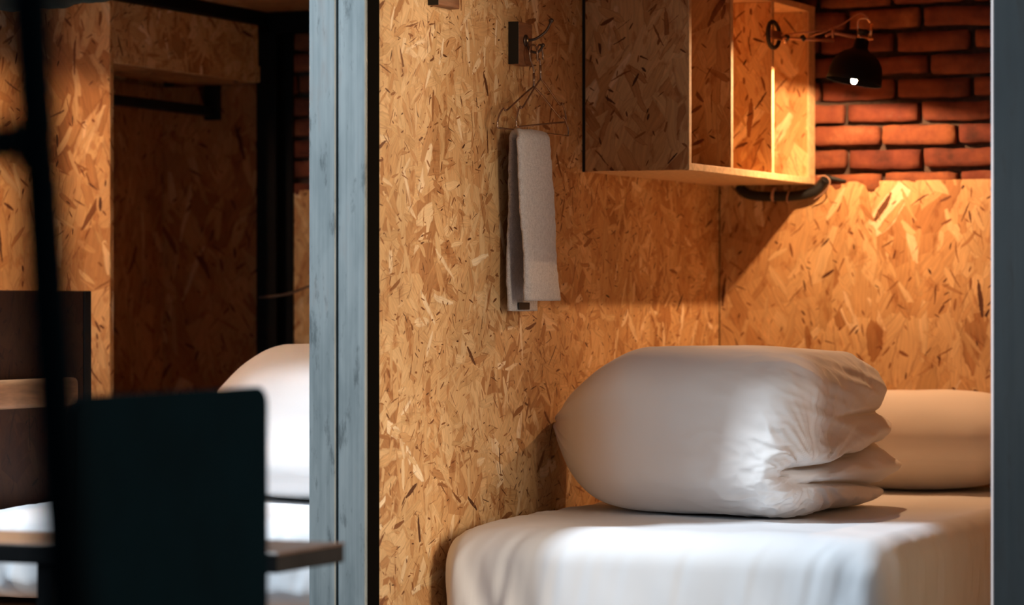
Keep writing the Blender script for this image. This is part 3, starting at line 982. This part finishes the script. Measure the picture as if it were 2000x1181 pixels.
def make_lamp():
    pl_ = PX(1507, 68, XS + .001)
    o = empty('wall_lamp', pl_, 'black swing-arm lamp with copper joints clamped to the shelf over the right bed', 'lamp')
    r = Vector((CT, ST, 0)); zv = Vector((0, 0, 1))
    # mount: black oval loop
    b_ = bmesh.new()
    loop = [Vector((pl_.x + .006, pl_.y + .050 * math.cos(t_), pl_.z + .034 * math.sin(t_) * (1.0 - .12 * math.cos(t_)))) for t_ in [2 * PI * k / 36 for k in range(37)]]
    add_tube(b_, loop, .0058, 8)
    finish(b_, 'mount_ring', M['black_matt'], o, None, True)
    b_ = bmesh.new(); q0 = P(1486, 67, pl_.y / .951 - .02); q1 = P(1532, 70, 8.13)
    add_box(b_, pl_.x + .002, pl_.x + .016, pl_.y - .045, pl_.y + .047, pl_.z - .011, pl_.z + .011, .003, 2)
    finish(b_, 'mount_bar', M['copper'], o)
    b_ = bmesh.new()
    add_tube(b_, [P(1533, 70, 8.15), P(1533, 84, 8.15)], .0065, 10)
    finish(b_, 'hinge_pin', M['copper_bright'], o, None, True)
    # bulb and shade first, to hang the arm from
    L = P(1667, 163, 8.11)
    ax = (zv + r * .20 + Vector((-ST, CT, 0)) * .03).normalized()
    rimc = L + ax * .004
    b_ = bmesh.new()
    prof = [(.0735, .000), (.0745, .002), (.0725, .012), (.0705, .030), (.0655, .050), (.056, .066), (.043, .077), (.030, .084), (.0225, .089), (.0195, .094), (.019, .112), (.017, .115), (.0005, .116)]
    add_lathe(b_, prof, rimc, ax, 48)
    sd = finish(b_, 'lamp_shade', M['shade'], o, None, True)
    b_ = bmesh.new()
    prof = [(.0735, .0002), (.0710, .012), (.0690, .030), (.0640, .049), (.0545, .0645), (.0415, .0755), (.028, .082), (.0005, .084)]
    add_lathe(b_, prof, rimc, ax, 48)
    finish(b_, 'shade_lining', M['shade_in'], sd, None, True)
    b_ = bmesh.new()
    add_lathe(b_, [(.0073, .0055), (.0086, .010), (.0080, .016), (.007, .022), (.0055, .03)], L + ax * .004, ax, 20)
    bl = finish(b_, 'bulb', M['bulb_dim'], o, None, True)
    b_ = bmesh.new()
    add_lathe(b_, [(.0003, -.0040), (.0030, -.0032), (.0054, -.0008), (.0068, .0022), (.0073, .0055)], L + ax * .004, ax, 20)
    finish(b_, 'glowing_tip', M['bulb'], bl, None, True)
    b_ = bmesh.new(); add_lathe(b_, [(.0005, .018), (.013, .018), (.013, .082), (.0005, .084)], L + ax * .006, ax, 20)
    finish(b_, 'lamp_holder', M['black_matt'], o, None, True)
    # joint bracket over the shade
    tj = 8.12
    b_ = bmesh.new()
    add_tube(b_, [P(1678, 74, tj), P(1676, 45, tj), P(1680, 36, tj), P(1694, 36, tj), P(1700, 44, tj)], .0035, 8, 4)
    add_tube(b_, [P(1703, 46, tj), P(1699, 74, tj)], .0045, 8)
    finish(b_, 'joint_bracket', M['copper_bright'], o, None, True)
    b_ = bmesh.new(); add_tube(b_, [P(1675, 61, tj), P(1692, 63, tj)], .0085, 12)
    finish(b_, 'joint_knob', M['black_matt'], o, None, True)
    b_ = bmesh.new(); add_tube(b_, [P(1672, 72, tj), P(1706, 76, tj)], .004, 8)
    finish(b_, 'shade_collar', M['copper_bright'], o, None, True)
    # arm bars
    b_ = bmesh.new(); add_tube(b_, [P(1529, 73, 8.145), P(1568, 76, 8.135), P(1629, 79, 8.125)], .0034, 8)
    finish(b_, 'lower_arm', M['copper'], o, None, True)
    b_ = bmesh.new(); add_tube(b_, [P(1612, 70, 8.125), P(1627, 64, 8.125), P(1650, 68, 8.12), P(1674, 73, 8.12)], .0042, 8, 3)
    finish(b_, 'upper_arm', M['copper'], o, None, True)
    b_ = bmesh.new(); add_tube(b_, [P(1526, 68, 8.145), P(1580, 62, 8.135), P(1628, 56, 8.12)], .0026, 8)
    add_tube(b_, [P(1582, 70, 8.135), P(1604, 64, 8.125), P(1626, 56, 8.12)], .0024, 8)
    add_tube(b_, [P(1626, 54, 8.12), P(1627, 74, 8.125)], .0036, 8)
    finish(b_, 'tie_rod', M['copper'], o, None, True)
    b_ = bmesh.new(); add_tube(b_, [P(1618, 58, 8.12), P(1648, 45, 8.12), P(1668, 31, 8.12), P(1683, 26, 8.12), P(1695, 34, 8.12)], .0022, 8, 5)
    finish(b_, 'flex', M['copper'], o, None, True)
    for (qx, qy, tt_) in ((1569, 74, 8.135), (1538, 72, 8.145)):
        b_ = bmesh.new(); add_tube(b_, [P(qx, qy, tt_) + Vector((-.004, 0, .006)), P(qx, qy, tt_) + Vector((.004, 0, -.006))], .0062, 10)
        finish(b_, 'wing_nut', M['black_matt'], o, None, True)
    return o, L


lamp, LP = make_lamp()
lamp2 = copy_tree(lamp)
lamp2.location = Vector(lamp.location) + (Vector((-4.34, 6.48, H + .68)) - LP)
tag(lamp2, 'black swing-arm lamp beyond the left edge, over the left bed', 'lamp')

# ------------------------------------------------------------------ black cable hose under the shelf
yc = YB - .022
cable = empty('cable_hose', PY(1445, 368, yc), 'black corrugated cable hose slung under the shelf above the right bed', 'cable')
cpts = [PY(1443, 362, yc), PY(1456, 376, yc), PY(1480, 382, yc), PY(1520, 383, yc), PY(1560, 381, yc), PY(1590, 373, yc), PY(1606, 357, yc), PY(1613, 349, yc - .005)]
cp = smooth_path(cpts, 16)
bm = bmesh.new(); add_tube(bm, cp, lambda t_: .0135 + .0009 * math.sin(t_ * 420), 12)
finish(bm, 'hose', M['black_matt'], cable, None, True)
for (qx, qy) in ((1512, 376), (1541, 381)):
    b_ = bmesh.new(); c0 = PY(qx, qy, yc)
    add_tube(b_, [Vector((c0.x + .003 * math.sin(a_), c0.y - .0165 * math.cos(a_), c0.z - .004 + .0165 * math.sin(a_))) for a_ in [2 * PI * k / 16 for k in range(17)]], .002 if qx > 1530 else .0045, 6)
    finish(b_, 'cable_tie', M['clip'], cable, None, True)
b_ = bmesh.new(); add_tube(b_, [PY(1596, 344, yc - .01), PY(1612, 343, yc - .02), PY(1621, 354, yc - .02), PY(1612, 372, yc - .012), PY(1590, 389, yc)], .0017, 6, 6)
finish(b_, 'loose_wire', M['clip'], cable, None, True)
b_ = bmesh.new(); add_tube(b_, [PY(1612, 345, yc), PY(1622, 347, yc + .008), PY(1636, 350, yc + .012), PY(1652, 353, yc + .02)], lambda t_: .009 * (1 - t_ * .6), 8, 4)
finish(b_, 'hose_tail', M['black_matt'], cable, None, True)
# thin sagging wire at the left back corner
t = tube('wall_wire', [PY(506, 580, YB - .078), PY(535, 578, YB - .078), PY(570, 571, YB - .06), PY(605, 558, YB - .03), PY(660, 545, YB - .012)], .0035, M['walnut'], None, 8, 6)
tag(t, 'thin brown wire sagging across the black corner post', 'wire')

# ------------------------------------------------------------------ rolled vinyl sheet at the top of the left cell
v = []; fs = []
A = P(-60, -2, 7.55); B = P(235, -26, 8.05); nn = 60; ns = 24
for i in range(nn + 1):
    c0 = A.lerp(B, i / nn); c0.z -= .012 * math.sin(PI * i / nn)
    for k in range(ns):
        a_ = 2 * PI * k / ns
        rr = .030 + .004 * math.sin(3 * a_ + i * .35) + .002 * math.sin(7 * a_ - i * .5)
        v.append((c0.x + 0, c0.y + rr * math.cos(a_), c0.z + rr * .9 * math.sin(a_)))
for i in range(nn):
    for k in range(ns):
        fs.append((i * ns + k, i * ns + (k + 1) % ns, (i + 1) * ns + (k + 1) % ns, (i + 1) * ns + k))
fs.append(tuple(range(ns))[::-1]); fs.append(tuple(range(nn * ns, nn * ns + ns)))
o = np_mesh('rolled_sheet', np.array(v), fs, M['teal_sheet'], None, (A + B) / 2)
tag(o, 'glossy grey-green sheet rolled up under the ceiling above the wardrobe front', 'sheet')

# ------------------------------------------------------------------ table behind the chair
tb = empty('side_table', (-2.75, 4.30, 0), 'narrow dark wooden table behind the black chair', 'table')
bm = bmesh.new(); add_box(bm, -3.35, -2.207, 4.188, 4.42, H - .389, H - .385, .001)
finish(bm, 'tabletop', M['walnut'], tb)
bm = bmesh.new(); add_box(bm, -3.349, -2.208, 4.189, 4.419, H - .417, H - .3892, .003, 2)
finish(bm, 'apron', M['tablefront'], tb)
for lx in (-3.31, -2.66):
    for ly in (4.215, 4.375):
        bm = bmesh.new(); add_box(bm, lx, lx + .03, ly, ly + .03, 0, H - .4172, .003)
        finish(bm, 'leg', M['tablefront'], tb)

# ------------------------------------------------------------------ chair with its back to the camera
XC = -2.032; y0c, y1c = Y_at(156, XC), Y_at(525, XC); zt = -.118 + H
ch = empty('chair', (XC - .2, (y0c + y1c) / 2, 0), 'black chair with a flat rounded back panel, in front of the left bed', 'chair')
bm = bmesh.new()
rr = .026; pts = []
for (cy_, cz_, a0_) in ((y1c - rr, zt - rr, 0), (y0c + rr, zt - rr, PI / 2), (y0c + rr, H - .62 + rr, PI), (y1c - rr, H - .62 + rr, 1.5 * PI)):
    for k in range(9): pts.append((cy_ + rr * math.cos(a0_ + k * PI / 16), cz_ + rr * math.sin(a0_ + k * PI / 16)))
fv = [bm.verts.new((XC, a_, b_)) for a_, b_ in pts]
face = bm.faces.new(fv)
ext = bmesh.ops.extrude_face_region(bm, geom=[face])
bmesh.ops.translate(bm, vec=(-.012, 0, 0), verts=[g for g in ext['geom'] if isinstance(g, bmesh.types.BMVert)])
bmesh.ops.bevel(bm, geom=[e for e in bm.edges if abs(e.verts[0].co.x - e.verts[1].co.x) < 1e-6], offset=.003, segments=2, affect='EDGES')
finish(bm, 'backrest', M['chair'], ch)
bm = bmesh.new(); add_box(bm, XC - .46, XC - .02, y0c + .01, y1c - .01, H - .68, H - .655, .012, 3)
finish(bm, 'seat', M['chair'], ch)
for lx, ly, top in ((XC - .030, y0c + .03, H - .60), (XC - .030, y1c - .05, H - .60), (XC - .44, y0c + .03, H - .6805), (XC - .44, y1c - .05, H - .6805)):
    bm = bmesh.new(); add_box(bm, lx, lx + .0175, ly, ly + .022, 0, top if lx < XC - .1 else H - .6805, .003)
    finish(bm, 'leg', M['chair'], ch)
for ly in (y0c + .03, y1c - .05):
    bm = bmesh.new(); add_box(bm, XC - .030, XC - .0125, ly, ly + .022, H - .6545, H - .40, .003)
    finish(bm, 'back_support', M['chair'], ch)

# ------------------------------------------------------------------ leaning ladder close to the lens
tl = 2.0
ld = empty('ladder', (P(20, 590, tl).x, P(20, 590, tl).y, 0), 'thin black metal ladder leaning close to the lens at the left edge', 'ladder')
ra = P(58, 0, tl); rb2 = P(134, 1181, tl)
dr = (ra - rb2); dz = dr / dr.z
top = ra + dz * .9; bot = rb2 - dz * (rb2.z)
off = Vector((-CT, -ST, 0)) * .38
for s_ in (0, 1):
    bm = bmesh.new(); add_tube(bm, [bot + off * s_, top + off * s_], .0180, 12)
    finish(bm, 'rail', M['chair'], ld, None, True)
zr = P(70, 278, tl).z
for k in (-2, -1, 0, 1):
    zz_ = zr + k * .42
    c0 = bot + dz * (zz_ - bot.z)
    bm = bmesh.new(); add_tube(bm, [c0, c0 + off], .0170, 10)
    finish(bm, 'rung', M['chair'], ld, None, True)
